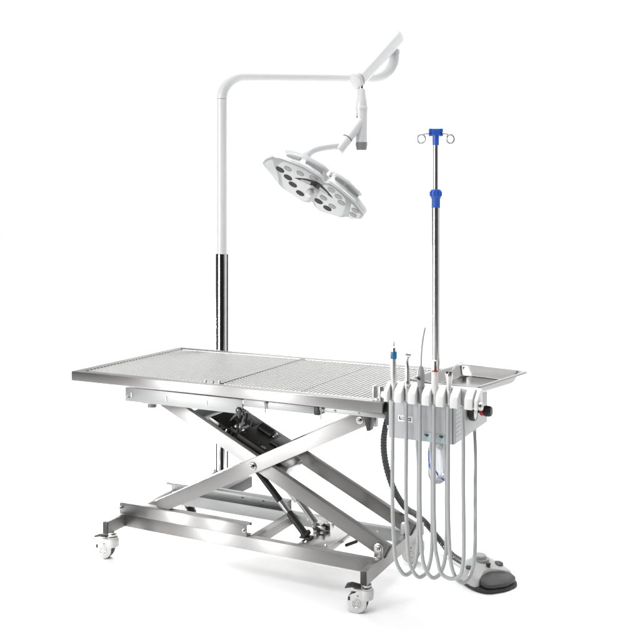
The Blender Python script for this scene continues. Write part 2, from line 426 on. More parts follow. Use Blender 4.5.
def caster(x, y, ang, parent):
    Mx = Matrix.Translation((x, y, 0)) @ Matrix.Rotation(R(ang), 4, 'Z')
    c = MB()
    cx, cz, rr = -0.030, 0.0350, 0.0335
    pts = [(cx + rr * math.cos(R(a)), cz + rr * math.sin(R(a))) for a in range(300, 95, -9)]
    pts += [(-0.030, 0.0745), (-0.018, 0.0790), (0.004, 0.0790), (0.008, 0.074), (0.008, 0.046), (0.002, 0.040)]
    pts += [(cx + rr * math.cos(R(a)), cz + rr * math.sin(R(a))) for a in (2, -10, -22, -34, -46, -56)]
    for sy in (-1, 1):
        c.prism(pts, *sorted((sy * .0150, sy * .0215)), 'y', 0.0025, mat=Mx)
    c.box(-0.044, 0.006, -0.0155, 0.0155, 0.0715, 0.0788, .002, mat=Mx)
    c.lathe([(.012, .046), (.0225, .0465), (.0240, .049), (.0240, .0765), (.0225, .079), (.012, .0792)], (0, 0, 0), seg=40, mat=Mx)
    hood = c.build('caster_hood', 'caster_white', parent)
    w = MB()
    w.lathe([(.0285, 0), (.0325, .001), (.0350, .006), (.0350, .022), (.0325, .027), (.0285, .028)], (cx, -.014, cz), (0, 1, 0), 40)
    wh = w.build('caster_wheel', 'rubber', hood, xf=Mx)
    for sy in (-1, 1):
        h = MB()
        h.lathe([(.0160, 0), (.0160, .0014), (.0135, .0018), (.0125, .0006), (.0080, .0006), (.0070, .0016), (0, .0016)], (cx, sy * .0215, cz - .001), (0, sy, 0), 28)
        for k in range(5):
            a = R(72 * k + 20); h.cyl((cx + .0102 * math.cos(a), sy * .0219, cz - .001 + .0102 * math.sin(a)), (cx + .0102 * math.cos(a), sy * .0230, cz - .001 + .0102 * math.sin(a)), .0019, 8)
        h.build('hub', 'bolt', hood, xf=Mx)
        MB().cyl((cx + .004, sy * .0212, cz + .0255), (cx + .004, sy * .0220, cz + .0255), .0036, 16).build('cover_screw', 'mid_grey', hood, xf=Mx)
        MB().box(cx - .0300, cx - .0225, *sorted((sy * .0213, sy * .0218)), cz + .008, cz + .021, .0002).build('cover_slot', 'black', hood, xf=Mx)
    st = MB()
    st.lathe([(.0205, .0795), (.0205, .083), (.017, .085), (.012, .086), (.012, .090), (.0165, .0905), (.0165, .0945), (.0075, .095), (.0075, .1005)], (0, 0, 0), seg=28)
    st.build('caster_stem', 'satin', hood, xf=Mx)
    b = MB()
    b.prism([(-.074, .078), (-.070, .088), (-.052, .093), (-.020, .088), (-.020, .0815), (-.050, .083)], -.014, .014, 'y', .0015)
    b.build('brake_pedal', 'black', hood, xf=Mx)
CA = []
for x, y, a in ((-0.535, -0.250, 12), (0.548, -0.250, 12), (0.548, 0.245, 12), (-0.535, 0.245, 150)):
    caster(x, y, a, T)

# lifting mechanism between the arms
def lift():
    c = Vector((PX, 0, PZ)); w = Vector((-nB.z, 0, nB.x))
    F = Matrix(((nB.x, 0, w.x, c.x), (0, 1, 0, 0), (nB.z, 0, w.z, c.z), (0, 0, 0, 1)))   # local x along the falling arms
    # motor cover
    m = MB(); m.box(-0.138, 0.045, -0.104, 0.085, -0.024, 0.046, 0.005, F, 3)
    cover = m.build('motor_cover', 'black_paint', T)
    MB().box(-0.030, 0.035, -0.030, 0.070, 0.0465, 0.054, 0.003, F).build('cover_lid', 'black', cover)
    mm = MB()
    for i in range(3): mm.box(-0.030 + i * .007, -0.0275 + i * .007, -0.094, -0.082 + .004 * (i % 2), 0.0462, 0.0470, 0.0002, F)
    mm.build('cover_vent', 'satin', cover)
    for u_, y_ in ((-.05, -.085), (.03, .06), (-.12, -.08)): MB().cyl(F @ Vector((u_, y_, .046)), F @ Vector((u_, y_, .0485)), .004, 10).build('screw', 'black', cover)
    MB().cyl(F @ Vector((-.125, .045, .040)), F @ Vector((-.055, .045, .040)), .026, 24, bev=.004).build('motor_can', 'black', T)
    MB().cyl(F @ Vector((-.055, .045, .042)), F @ Vector((-.044, .045, .042)), .017, 24, bev=.003).build('can_end', 'bolt', T)
    MB().box(0.047, 0.095, -0.07, 0.05, -0.02, 0.022, 0.004, F).build('motor_flange', 'satin', cover)
    # dark bridge plate and the tube that ties both falling arms together
    MB().box(-0.345, -0.300, -0.1115, 0.1115, -0.018, 0.022, 0.002, F).build('tie_tube', 'galv', T)
    m = MB(); m.box(-0.268, -0.185, -0.108, 0.108, 0.033, 0.0385, 0.001, F); m.box(-0.186, -0.145, 0.02, 0.108, 0.033, 0.0385, 0.001, F)
    m.box(-0.268, -0.262, -0.108, 0.108, 0.0, 0.0325, 0.001, F)
    for i in range(4): m.box(-0.224 + i * .020, -0.213 + i * .020, -.106, -.090, -0.014, 0.0325, 0.002, F)
    br = m.build('bridge_plate', 'black_paint', T)
    MB().box(-0.268, -0.222, -0.1110, -0.1085, 0.014, 0.0385, 0.001, F).build('plate_lip', 'galv', br)
    m = MB()
    m.cyl(F @ Vector((-0.20, -0.03, -0.005)), F @ Vector((-0.141, -0.03, -0.005)), 0.026, 24, bev=.003)
    m.cyl(F @ Vector((-0.21, 0.05, 0.0)), F @ Vector((-0.141, 0.05, 0.0)), 0.020, 20, bev=.003)
    m.build('motor_gear', 'bolt', T)
    for k, (y0, y1, h) in enumerate(((-.07, -.03, .06), (-.05, .02, .085), (-.02, .05, .07), (0.02, -.04, .09))):
        MB().tube(spline([F @ Vector(p) for p in ((-.150, y0, .03), (-.16, y0, h * .8), (-.18, (y0 + y1) / 2, h), (-.20, y1, h * .8), (-.215, y1, .036))]), .0036, 8).build('wire', ('rubber', 'mid_grey', 'rubber', 'mid_grey')[k], T)
    # star knob hanging under the tabletop
    m = MB(); p = Vector((0.022, -0.205, 0.622))
    for k in range(7):
        a = R(360 / 7 * k + 10)
        m.lathe([(.010, 0), (.007, .014), (.002, .030)], p, (math.cos(a), -.25, math.sin(a) * .9), 8)
    m.lathe([(.014, 0), (.014, .016), (.010, .020)], p + Vector((0, .004, 0)), (0, -1, 0), 16)
    m.build('star_knob', 'black', T)
    m = MB(); m.box(-0.190, -0.150, -0.085, -0.065, -0.01, 0.030, 0.002, F); m.cyl(F @ Vector((-.172, -.09, .012)), F @ Vector((-.172, -.04, .012)), .009, 16)
    m.build('motor_bracket', 'mid_grey', T)
    for u_, w_, l_ in ((-.160, .034, .05), (-.176, .040, .04)):
        MB().cyl(F @ Vector((u_, -.06, w_)), F @ Vector((u_ + .012, -.06 + l_, w_ + .012)), .006, 14, bev=.001).build('plug', 'satin', T)
    # gas spring: black body, pale rod, black end
    a = Vector((-0.035, -.085, 0.430)); b = Vector((0.226, -.085, 0.163)); d = (b - a)
    g = MB().cyl(a, a + d * .60, 0.0125, 20, bev=.002).build('gas_spring', 'black_paint', T)
    MB().cyl(a + d * .60, a + d * .74, 0.0120, 20, bev=.001).build('spring_rod', 'satin', g)
    MB().cyl(a + d * .74, b, 0.0135, 20, bev=.003).build('spring_end', 'black', g)
    m = MB(); m.cyl((b.x, b.y - .017, .160), (b.x, b.y + .030, .160), .0105, 18, bev=.002); m.box(b.x - .018, b.x + .028, b.y - .012, b.y + .022, .1468, .153, .002); m.build('spring_foot', 'black', T)
    # lifting cylinder
    a = Vector((0.088, .0, 0.325)); b = Vector((0.238, .0, 0.168)); d = b - a
    h = MB().cyl(a, a + d * .45, 0.021, 24, bev=.003).build('lift_cylinder', 'satin', T)
    MB().cyl(a + d * .45, b, 0.0125, 24, bev=.001).build('cylinder_rod', 'satin', h)
    m = MB(); m.lathe([(.018, 0), (.018, .03)], b + Vector((0, -.015, 0)), (0, 1, 0), 24)
    m.build('cylinder_eye', 'bolt', h)
    bolt(b + Vector((0, -.0255, 0)), (0, -1, 0), .011, h)
    for yy in (-.026, .018):
        MB().box(b.x - .010, b.x + .040, b.y + yy, b.y + yy + .008, .147, .176, .003).build('cylinder_clevis', 'bolt', T)
lift()

# ------------------------------------------------------------------ examination lamp on its pole
LP = Vector((-0.449, 0.401, 0.0))
S = thing('surgical_lamp', 'white surgical lamp on a tall bent pole behind the table', 'surgical lamp', (LP.x, LP.y, 0.173))
rd = Vector((0.893, 0.449, 0)).normalized()
rh = Vector((0.868, 0.497, 0)).normalized()
def arc_pts(p, d0, d1, r, k=12):
    """quarter bend leaving p along d0 and ending along d1"""
    c = p + d1 * r
    return [c - d1 * r * math.cos(R(90 * i / k)) + d0 * r * math.sin(R(90 * i / k)) for i in range(k + 1)]
lz = 1.8585
m = MB(); m.lathe([(.0235, 0), (.0235, lz - 1.15)], (LP.x, LP.y, 1.15), seg=40); m.build('pole', 'white', S)
m = MB(); m.lathe([(.0285, 0), (.0285, .989), (.0275, .991), (.0236, .991)], (LP.x, LP.y, 0.173), seg=64); m.build('pole_sleeve', 'chrome', S)
for k in range(6):                                             # black strips that paint dark reflections onto the chrome sleeve
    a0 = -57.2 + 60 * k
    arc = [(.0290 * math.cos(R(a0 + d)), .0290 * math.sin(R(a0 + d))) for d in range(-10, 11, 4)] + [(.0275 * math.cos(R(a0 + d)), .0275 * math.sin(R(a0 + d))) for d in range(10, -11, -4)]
    MB().prism([(LP.x + x, LP.y + y) for x, y in arc], .170, 1.1625, 'z').build('painted_reflection', 'reflection_black', S)
m = MB(); m.lathe([(.045, 0), (.045, .012), (.04, .016), (.0292, .016)], (LP.x, LP.y, 0.173), seg=40); m.build('pole_collar', 'black', S)
# bent arm
path = [LP + Vector((0, 0, lz + .0015))] + arc_pts(LP + Vector((0, 0, 1.862)), Z3, rh, 0.099)
end = path[-1]
e2 = Vector((0.142, 0.742, 1.961)); rh2 = (Vector((e2.x, e2.y, 0)) - Vector((end.x, end.y, 0))).normalized()
path += [end.lerp(e2, t) for t in (.25, .5, .75)]
path += arc_pts(e2, rd, Z3, 0.097, 14)
path += [path[-1] + Vector((0, 0, .022))]
MB().tube(path, 0.0235, 32).build('horizontal_arm', 'white', S)
top = path[-1]
MB().lathe([(.0265, 0), (.0265, .014), (.022, .018)], top - Z3 * .008, seg=32).build('arm_collar', 'white', S)
MB().cyl(top + Z3 * .006, top + Z3 * .045, 0.009, 16).build('hinge_pin', 'bolt', S)
# spring arm (flattened tube) running down towards the viewer
A = Vector((0.2305, 0.800, 2.143)); B = Vector((0.196, 0.445, 1.906))
dv = (B - A); L_ = dv.length; ez = dv.normalized(); ex = ez.cross(Z3).normalized(); ey = ex.cross(ez).normalized()
def oval(r, fx, fy, t): return [A + ez * t + ex * (r * fx * math.cos(2 * math.pi * k / 36)) + ey * (r * fy * math.sin(2 * math.pi * k / 36)) for k in range(36)]
m = MB(); loops = []
for t, r in ((-.036, .004), (-.034, .018), (-.026, .029), (-.010, .0355), (.01, .037), (L_ - .012, .034)): loops.append(oval(r, .95, 1.05, t))
m.loft(loops); sp = m.build('spring_arm', 'white', S)
m = MB(); loops = [oval(r, .80, 1.22, t) for t, r in ((L_ - .012, .033), (L_ + .006, .033), (L_ + .011, .0315), (L_ + .0125, .029))]
m.loft(loops); m.build('arm_end', 'white_plastic', sp)
# vertical swivel joint
q = Vector((0.214, 0.454, 0))
m = MB(); m.cyl(q + Z3 * 1.886, q + Z3 * 1.850, 0.008, 14); m.build('hinge_pin', 'bolt', S)
m = MB()
m.lathe([(.0165, 1.871), (.018, 1.868), (.019, 1.842), (.0245, 1.818), (.0255, 1.808), (.0255, 1.797), (.028, 1.795), (.028, 1.786), (.0255, 1.784), (.025, 1.65), (.025, 1.645)], q, seg=36)
jv = m.build('swivel_joint', 'white', S)
MB().lathe([(.0250, 1.644), (.0250, 1.634), (.021, 1.614), (.018, 1.6125), (0, 1.6125)], q, seg=36).build('joint_cap', 'strip_grey', jv)
bd = Vector((-.070, -.110, -.150)).normalized()
p0 = q + Z3 * 1.742
MB().cyl(p0, p0 + bd * .108, 0.0235, 32).build('branch', 'white', jv)
MB().cyl(p0 + bd * .1085, p0 + bd * .111, 0.0228, 32).build('branch_ring', 'mid_grey', jv)
MB().cyl(p0 + bd * .1115, p0 + bd * .182, 0.0245, 32, bev=.004).build('branch_head', 'white', jv)
for dz, r, mt in ((1.752, .0028, 'ink'), (1.762, .0016, 'grey_ink')):
    cd = Vector((-.15, -1, 0)).normalized()
    MB().cyl(q + cd * .0245 + Z3 * dz + X3 * -.006, q + cd * .0262 + Z3 * dz + X3 * -.006, r, 12).build('screw', mt, jv)
e = p0 + bd * .148
YK = spline([e, (0.116, 0.306, 1.620), (0.083, 0.274, 1.610), (0.062, 0.250, 1.588), (0.054, 0.243, 1.545)])
MB().tube(YK, [0.0165 + .003 * i / len(YK) for i in range(len(YK))], 24).build('yoke', 'white', S)

# lamp head, modelled in its own frame: e1 long way, e2 short way, e3 out of its back
LC = Vector((0.089, 0.245, 1.449))
rv = Vector((0.8934, 0.4492, 0)); fv = Vector((-0.4492, 0.8934, 0))
n_ = (rv * -.45 + Z3 * -.80 - fv * .40).normalized()           # where it shines
e1 = (rv * .87 + Z3 * -.49); e1 = (e1 - n_ * e1.dot(n_)).normalized()
e3 = -n_; e2 = e3.cross(e1).normalized()
HF = Matrix(((e1.x, e2.x, e3.x, LC.x), (e1.y, e2.y, e3.y, LC.y), (e1.z, e2.z, e3.z, LC.z), (0, 0, 0, 1)))
K = 0.00412
def hp(a, b, z=0.0): return HF @ Vector((a * K, -b * K * (.88 if b > 0 else 1.0), z * .85))          # b counts towards the near, upper rim
def smooth_poly(pts, it=2):
    for _ in range(it):
        o = []
        for a, b in zip(pts, pts[1:] + pts[:1]):
            o.append((a[0] * .8 + b[0] * .2, a[1] * .8 + b[1] * .2)); o.append((a[0] * .2 + b[0] * .8, a[1] * .2 + b[1] * .8))
        pts = o
    return pts
def smooth_poly1(pts):
    o = []
    for a, b in zip(pts, pts[1:] + pts[:1]):
        o.append((a[0] * .88 + b[0] * .12, a[1] * .88 + b[1] * .12)); o.append((a[0] * .12 + b[0] * .88, a[1] * .12 + b[1] * .88))
    return o
shell = smooth_poly1([(-57, -8), (-29, -37), (-2, -41), (4, -36), (6, -30), (9, -37), (18, -41), (41, -28), (45, -19), (49, -20), (58, -7), (58, 6), (42, 22),
                     (24, 31), (12, 34), (8, 28), (3, 36), (-20, 37), (-42, 27), (-45, 23), (-49, 22), (-55, 6)])
def shrink(pts, d):
    """move an outline inwards by d"""
    n = len(pts); o = []
    for i in range(n):
        a, b, c = pts[i - 1], pts[i], pts[(i + 1) % n]
        tx, ty = c[0] - a[0], c[1] - a[1]; l = math.hypot(tx, ty) or 1
        o.append((b[0] - ty / l * d, b[1] + tx / l * d))
    return o
def lring(pts, z): return [hp(x, y, z) for x, y in pts]
m = MB(); m.loft([lring(shrink(shell, 1.2), -.001), lring(shrink(shell, .3), .001), lring(shell, .005), lring(shell, .030), lring(shrink(shell, 1.0), .038), lring(shrink(shell, 3.5), .045), lring([(x * .80, y * .80) for x, y in shell], .052), lring([(x * .5, y * .5) for x, y in shell], .058)])
H = m.build('lamp_head', 'white', S, ang=45)
m = MB(); m.loft([lring(shrink(shell, 1.3), -.0022), lring(shrink(shell, .9), -.0005)]); m.build('underside', 'underside', H, ang=50)
faces = {
 'wing_l': [(-55, -7.5), (-31, -33), (-36, -12), (-43, 4), (-47, 18), (-52, 8)],
 'main_l': [(-28, -35), (-3, -38), (2, -33), (2, -6), (-2, 6), (1, 32), (-19, 34), (-39, 25), (-41, 8), (-33, -10)],
 'main_r': [(9, -33), (18, -38), (38, -27), (40, -18), (38, 0), (34, 20), (24, 28), (13, 31), (7, 24), (7, -4)],
 'wing_r': [(45, -16), (49, -17), (55, -7), (55, 5), (40, 20), (42, 4)],
}
for k, o in faces.items():
    o = smooth_poly(o, 2); cx = sum(p[0] for p in o) / len(o); cy = sum(p[1] for p in o) / len(o)
    m = MB(); m.loft([lring(shrink(o, .9), -.0045), lring(shrink(o, .3), -.0038), lring(o, -.0015)])
    m.build('face_panel', 'led_face', H, ang=50)
# raised white cowls along the near rim, each with a grey stripe
def cowl(pts, stripe):
    P = smooth_poly(pts, 1)
    # path along the rim: an outward facing band
    n = len(P)
    m = MB(); m.loft([lring(shrink(P, .6), .006), lring(P, .009), lring(P, .040), lring(shrink(P, 1.2), .048), lring(shrink(P, 3.0), .052)]); c = m.build('cowl', 'white', H, ang=45)
    return c
def side_stripe(p, q, z0, z1, out=1.3):
    tx, ty = q[0] - p[0], q[1] - p[1]; l = math.hypot(tx, ty); nx, ny = -ty / l, tx / l
    if nx * (p[0] + q[0]) + ny * (p[1] + q[1]) < 0: nx, ny = -nx, -ny
    A = [(p[0] - nx * .8, p[1] - ny * .8), (q[0] - nx * .8, q[1] - ny * .8), (q[0] + nx * out, q[1] + ny * out), (p[0] + nx * out, p[1] + ny * out)]
    m = MB(); m.loft([lring(A, z0), lring(A, z1)]); m.build('stripe', 'strip_grey', H)
cowl([(-40, 26), (-20, 39), (4, 38), (2, 24), (-18, 26), (-36, 18)], None)
cowl([(11, 37), (25, 34), (44, 23), (40, 14), (24, 22), (11, 24)], None)
side_stripe((-17.5, 38.3), (1.5, 37.8), .020, .031); side_stripe((-36.5, 28.3), (-23, 36.8), .020, .031); side_stripe((14.5, 36.2), (24.6, 33.9), .026, .035); side_stripe((26, 33.3), (42.5, 23.9), .026, .035)
def led(a, b, mat, r=4.7):
    m = MB(); p = hp(a, b, -.0042)
    m.lathe([(r * K, 0), (r * K, .0016), (r * K * .86, .0020), (r * K * .80, .0012), (0, .0015)], p, n_, 28)
    m.build('led_lens', mat, H)
for a, b in ((-36.9, 2.7), (-26.7, -4.4), (-19.3, -13.7), (-8.9, -23.5), (11.5, -18.6), (22.6, -23)): led(a, b, 'lens_dark')
for a, b in ((-17.1, 20), (14.0, -5.7), (25.8, -13.0), (32.0, 6.0), (48.0, -6.0), (26.3, 16), (47.5, 6), (-30, 15), (-4, 26), (17, 22)): led(a, b, 'lens_pale', 4.2)
# dark crescent opening with the ball handle
m = MB()
outer = [(-20 + 42 * t, 3 + 17 * math.sin(math.pi * t) + 3 * t) for t in [i / 14 for i in range(15)]]
inner = [(-20 + 42 * t, 3 + 3.0 * math.sin(math.pi * t) + 3 * t) for t in [i / 14 for i in range(14, -1, -1)]]
m.loft([lring(outer + inner[1:-1], -.0062), lring(outer + inner[1:-1], -.0035)])
m.build('centre_recess', 'lens_dark', H)
m = MB()
for t0 in (.14, .62):
    a_ = [(-20 + 42 * (t0 + .24 * i / 6), 3 + 12 * math.sin(math.pi * (t0 + .24 * i / 6)) + 3 * (t0 + .24 * i / 6)) for i in range(7)]
    b_ = [(-20 + 42 * (t0 + .24 * i / 6), 3 + 4.5 * math.sin(math.pi * (t0 + .24 * i / 6)) + 3 * (t0 + .24 * i / 6)) for i in range(6, -1, -1)]
    m.loft([lring(a_ + b_, -.0072), lring(a_ + b_, -.006)])
m.build('recess_grille', 'mid_grey', H)
m = MB()
m.lathe([(.012, 0), (.011, .008), (.0105, .014), (.0150, .018), (.0175, .026), (.0165, .036), (.011, .043), (0, .046)], hp(0, 6, -.006), n_, 28)
m.build('handle', 'white_plastic', H)
# hub on the back where the yoke enters, and the vented hump
m = MB(); m.lathe([(.085, .040), (.080, .054), (.05, .062), (.034, .066), (.030, .080), (.022, .086)], hp(-12, 12), e3, 40); m.build('head_hub', 'white', H)
m = MB()
bump = smooth_poly([(8, 8), (34, 4), (40, 22), (26, 33), (10, 34)])
m.loft([lring([(23 + (x - 23) * s_, 20 + (y - 20) * s_) for x, y in bump], z) for s_, z in ((1.0, .046), (.97, .062), (.82, .074), (.6, .078))])
m.build('driver_cover', 'white_plastic', H, ang=50)
for i in range(9):
    x = 10.5 + i * 2.2; y = 33.2 - .08 * i * i * .55
    m = MB(); m.loft([lring([(x, y - 3), (x + 1.1, y - 3.1), (x + 1.1, y + .25), (x, y + .35)], z) for z in (.058, .064)]); m.build('vent_slot', 'strip_grey', H)

# ------------------------------------------------------------------ drip stand
IX, IY = 0.675, 0.085
I = thing('drip_stand', 'chrome drip stand with blue fittings and two wire hooks at the table end', 'drip stand', (IX, IY, 0.690))
MB().lathe([(.0150, .690), (.0150, 1.372)], (IX, IY, 0), seg=40).build('pole', 'pole_steel', I)
MB().lathe([(.0100, 1.40), (.0100, 1.60)], (IX, IY, 0), seg=32).build('inner_pole', 'pole_steel', I)
m = MB(); m.lathe([(.0153, 1.366), (.0160, 1.368), (.0160, 1.398), (.0190, 1.404), (.0205, 1.410), (.0205, 1.424), (.0185, 1.432), (.012, 1.434), (.0102, 1.434)], (IX, IY, 0), seg=36)
cl = m.build('height_clamp', 'blue', I)
m = MB()
for k in range(12):
    a = R(30 * k); m.cyl((IX + .0203 * math.cos(a), IY + .0203 * math.sin(a), 1.409), (IX + .0203 * math.cos(a), IY + .0203 * math.sin(a), 1.426), .0028, 8)
m.build('clamp_grip', 'blue', cl)
m = MB(); m.lathe([(.0108, 1.594), (.0118, 1.595), (.0122, 1.632)], (IX, IY, 0), seg=28)
hb = Matrix.Translation((IX, IY, 0)) @ Matrix.Rotation(R(26.7), 4, 'Z')
m.box(-.0165, .0165, -.014, .014, 1.630, 1.654, .004, hb)
m.box(-.0255, -.0135, -.010, .010, 1.640, 1.655, .003, hb); m.box(-.0255, -.0135, -.010, .010, 1.627, 1.634, .002, hb)
m.box(.0135, .0255, -.010, .010, 1.640, 1.655, .003, hb); m.box(.0135, .0255, -.010, .010, 1.627, 1.634, .002, hb)
m.build('hook_hub', 'blue', I)
def hook(s):
    u = Vector((.8934 * s, .4492 * s, 0)); c0 = Vector((IX, IY, 0)); w = Vector((-.4492, .8934, 0))
    pts = [c0 + u * .014 + Z3 * 1.637, c0 + u * .030 + Z3 * 1.6365, c0 + u * .046 + Z3 * 1.634]
    cc = c0 + u * .053 + Z3 * 1.617
    for k in range(17):
        a = R(100 - 22 * k); pts.append(cc + (u * math.cos(a) * .9 + w * math.sin(R(18 * k)) * .25) * .0155 + Z3 * math.sin(a) * .0155)
    MB().tube(spline(pts, 4), .0033, 10).build('hook', 'satin', I)
hook(-1); hook(1)
MB().box(0.6505, 0.6575, IY - .02, IY + .02, .690, .728, .002).box(.6575, .693, IY - .017, IY + .017, .692, .726, .004).build('clamp_block', 'black', I)

# ------------------------------------------------------------------ dental unit on the table's end
BX0, BX1, BY0, BY1, BZ0, BZ1 = 0.673, 0.893, -0.360, -0.001, 0.628, 0.750
D = thing('dental_unit', 'grey dental control box with white six slot holder hung on the table end', 'dental unit', (0.78, -0.18, BZ0))
body = MB().box(BX0, BX1, BY0, BY1, BZ0, BZ1, .0025).build('control_box', 'box', D)
# seam between front panel and side, printed plates
MB().box(BX1 - .006, BX1 - .004, BY0 - .0008, BY0 + .01, BZ0 + .002, BZ1 - .004, 0).build('panel_seam', 'ink', body)
pl = MB().box(0.794, 0.863, BY0 - .0016, BY0 + .001, .6315, .6575, .0006).build('valve_plate', 'plate', body)
for x in (.803, .828, .851):
    m = MB(); m.box(x - .006, x + .006, BY0 - .0056, BY0 - .0015, .6495, .6535, .001); m.prism([(x - .006, .6495), (x + .006, .6495), (x + .002, .644)], BY0 - .003, BY0 - .0015, 'y'); m.build('lever', 'ink', pl)
st = MB().box(0.7065, 0.757, BY0 - .0012, BY0 + .001, .6835, .7045, .0005).build('name_plate', 'sticker', body)
m = MB(); y0, y1 = BY0 - .0018, BY0 - .0010                     # letter strokes: a heavy L-like mark, then two pale and one dark glyph
m.box(.7105, .7135, y0, y1, .6895, .7005, 0); m.box(.7138, .7175, y0, y1, .6895, .6922, 0)
m.box(.7405, .7500, y0, y1, .6950, .6975, 0); m.box(.7405, .7500, y0, y1, .6885, .6910, 0); m.box(.7475, .7500, y0, y1, .6912, .6948, 0)
m.build('mark', 'ink', st)
m = MB()
for x in (.7185, .7250, .7320): m.box(x, x + .0045, y0, y1, .6965, .6982, 0); m.box(x, x + .0045, y0, y1, .6895, .6910, 0); m.box(x, x + .0014, y0, y1, .6912, .6963, 0)
m.build('mark', 'grey_ink', st)
sp_ = MB().box(BX1 - .001, BX1 + .0012, -0.352, -0.262, .634, .742, .0004).build('side_label', 'faint', body)
m = MB()
for i in range(7):
    z = .730 - i * .0135
    for j in range(4):
        ln = random.uniform(.006, .015); yy = -.346 + j * .020; m.box(BX1 + .0010, BX1 + .0016, yy, yy + ln, z, z + .0035, 0)
m.build('print', 'grey_ink', sp_)
# pressure gauge
m = MB(); gx = BX1
m.lathe([(.013, 0), (.013, .004), (.0235, .006), (.0245, .010), (.0245, .022), (.0225, .0245), (.0195, .0245), (.0195, .0232)], (gx, -.215, .700), X3, 36)
g = m.build('gauge', 'black', D)
MB().lathe([(.0192, 0), (.0192, .0012), (0, .0014)], (gx + .0226, -.215, .700), X3, 32).build('dial', 'sticker', g)
MB().box(gx + .0240, gx + .0246, -.2165, -.2135, .700, .714, 0).build('needle', 'ink', g)
# regulator knob
m = MB(); m.lathe([(.009, 0), (.009, .012)], (gx, -.118, .690), X3, 24); m.build('regulator_stem', 'black', D)
m = MB(); m.lathe([(.0155, .012), (.017, .014), (.017, .020), (.0155, .022)], (gx, -.118, .690), X3, 28); kr = m.build('regulator_ring', 'red', D)
m = MB(); m.lathe([(.0150, .0225), (.0165, .025), (.0168, .044), (.0155, .048), (.013, .0492), (.006, .0485), (0, .0485)], (gx, -.118, .690), X3, 28)
for k in range(14):
    a = R(360 / 14 * k); m.cyl((gx + .026, -.118 + .0164 * math.cos(a), .690 + .0164 * math.sin(a)), (gx + .043, -.118 + .0164 * math.cos(a), .690 + .0164 * math.sin(a)), .0014, 6)
m.build('regulator_knob', 'black', D)
# white holder
XS = [0.706 + .0457 * i for i in range(6)]
m = MB(); m.box(.683, .985, -.386, -.3605, .756, .813, .006, seg=3)
edges = [.682] + [x for s in XS for x in (s - .0098, s + .0098)] + [.986]
prof = [(-.380, .755), (-.380, .8145), (-.392, .8125), (-.412, .797), (-.4215, .788), (-.4235, .755)]
for i in range(0, len(edges), 2):
    a, b = edges[i], edges[i + 1]
    if b - a > .03:
        c = b - .0125
        m.prism(prof, a, c - .0035, 'x', .003, seg=3)
        m.prism([(y + .004, z - .003 if z > .78 else z) for y, z in prof], c, b, 'x', .003, seg=3)
    else: m.prism(prof, a, b, 'x', .0035, seg=3)
hd = m.build('holder', 'white_plastic', D)
for x in XS: MB().box(x - .0085, x + .0085, -.3895, -.3862, .757, .808, .002).build('slot_lining', 'led_face', hd)
MB().lathe([(.0135, 0), (.0135, .006), (.0115, .009), (.005, .0095), (.005, .0085), (0, .0085)], (.9865, -.402, .766), X3, 28).build('holder_screw', 'satin', hd)
# clamp on the table's corner
m = MB(); m.box(.612, .6185, -.350, -.322, ZT + .0002, ZT + .048, .001); m.box(.634, .641, -.350, -.322, ZT + .0002, ZT + .048, .001); m.box(.6185, .634, -.350, -.322, ZT + .0002, ZT + .010, .001)
m.build('corner_clamp', 'satin', D)
MB().cyl((.6405, -.336, ZT + .022), (.684, -.372, ZT + .022), .0105, 20, bev=.002).build('clamp_stub', 'white_plastic', D)
MB().box(.6505, .6725, -.335, -.12, .660, .735, .002).build('mounting_bracket', 'black', D)
MB().box(.642, .6725, -.30, -.10, .640, .6585, .002).build('mounting_arm', 'galv', D)

# ------------------------------------------------------------------ hand instruments with their hoses
def hose_path(x, end, zmin, ztop=0.757):
    y0 = -.405; x1, y1, z1 = end; xe, ye = x1, y1
    if y1 > -.2: x1, y1 = .949, -.335                        # the last one runs back to the rear of the box
    c = (x + x1) / 2 + .002
    pts = [(x, y0, ztop), (x + .001, y0 - .004, .62), (x + .003, y0 - .010, .45), (x + .008, y0 - .012, .33), (x + .014, y0 - .008, zmin + .055),
           (x + .023, y0 + (y1 - y0) * .22, zmin + .012), (c + .006, y0 + (y1 - y0) * .42, zmin), (x1 - .006, y0 + (y1 - y0) * .68, zmin + .016), (x1 + .003, y0 + (y1 - y0) * .85, zmin + .06), (x1 + .005, y1 - (y1 - y0) * .08, .34)]
    pts += [(x1 + (xe - x1) * t + .003, y1 + (ye - y1) * t, .34 + (z1 - .34) * t) for t in (.4, .75)] + [(xe, ye, z1 - .02), (xe, ye, z1)]
    return spline(pts, 8)
TOOLS = [
 ('handpiece', 'silver handpiece with a blue band and pointed tip in the leftmost slot'),
 ('handpiece', 'silver dental handpiece with an angled burr head pointing left'),
 ('syringe', 'grey air syringe with a long thin pale nozzle rising above the others'),
 ('scaler', 'white scaler handpiece with a thin red ring near its top'),
 ('syringe', 'silver syringe with a flared two button head and a thin tube bent right'),
]
ZM = (.205, .206, .212, .230, .214)
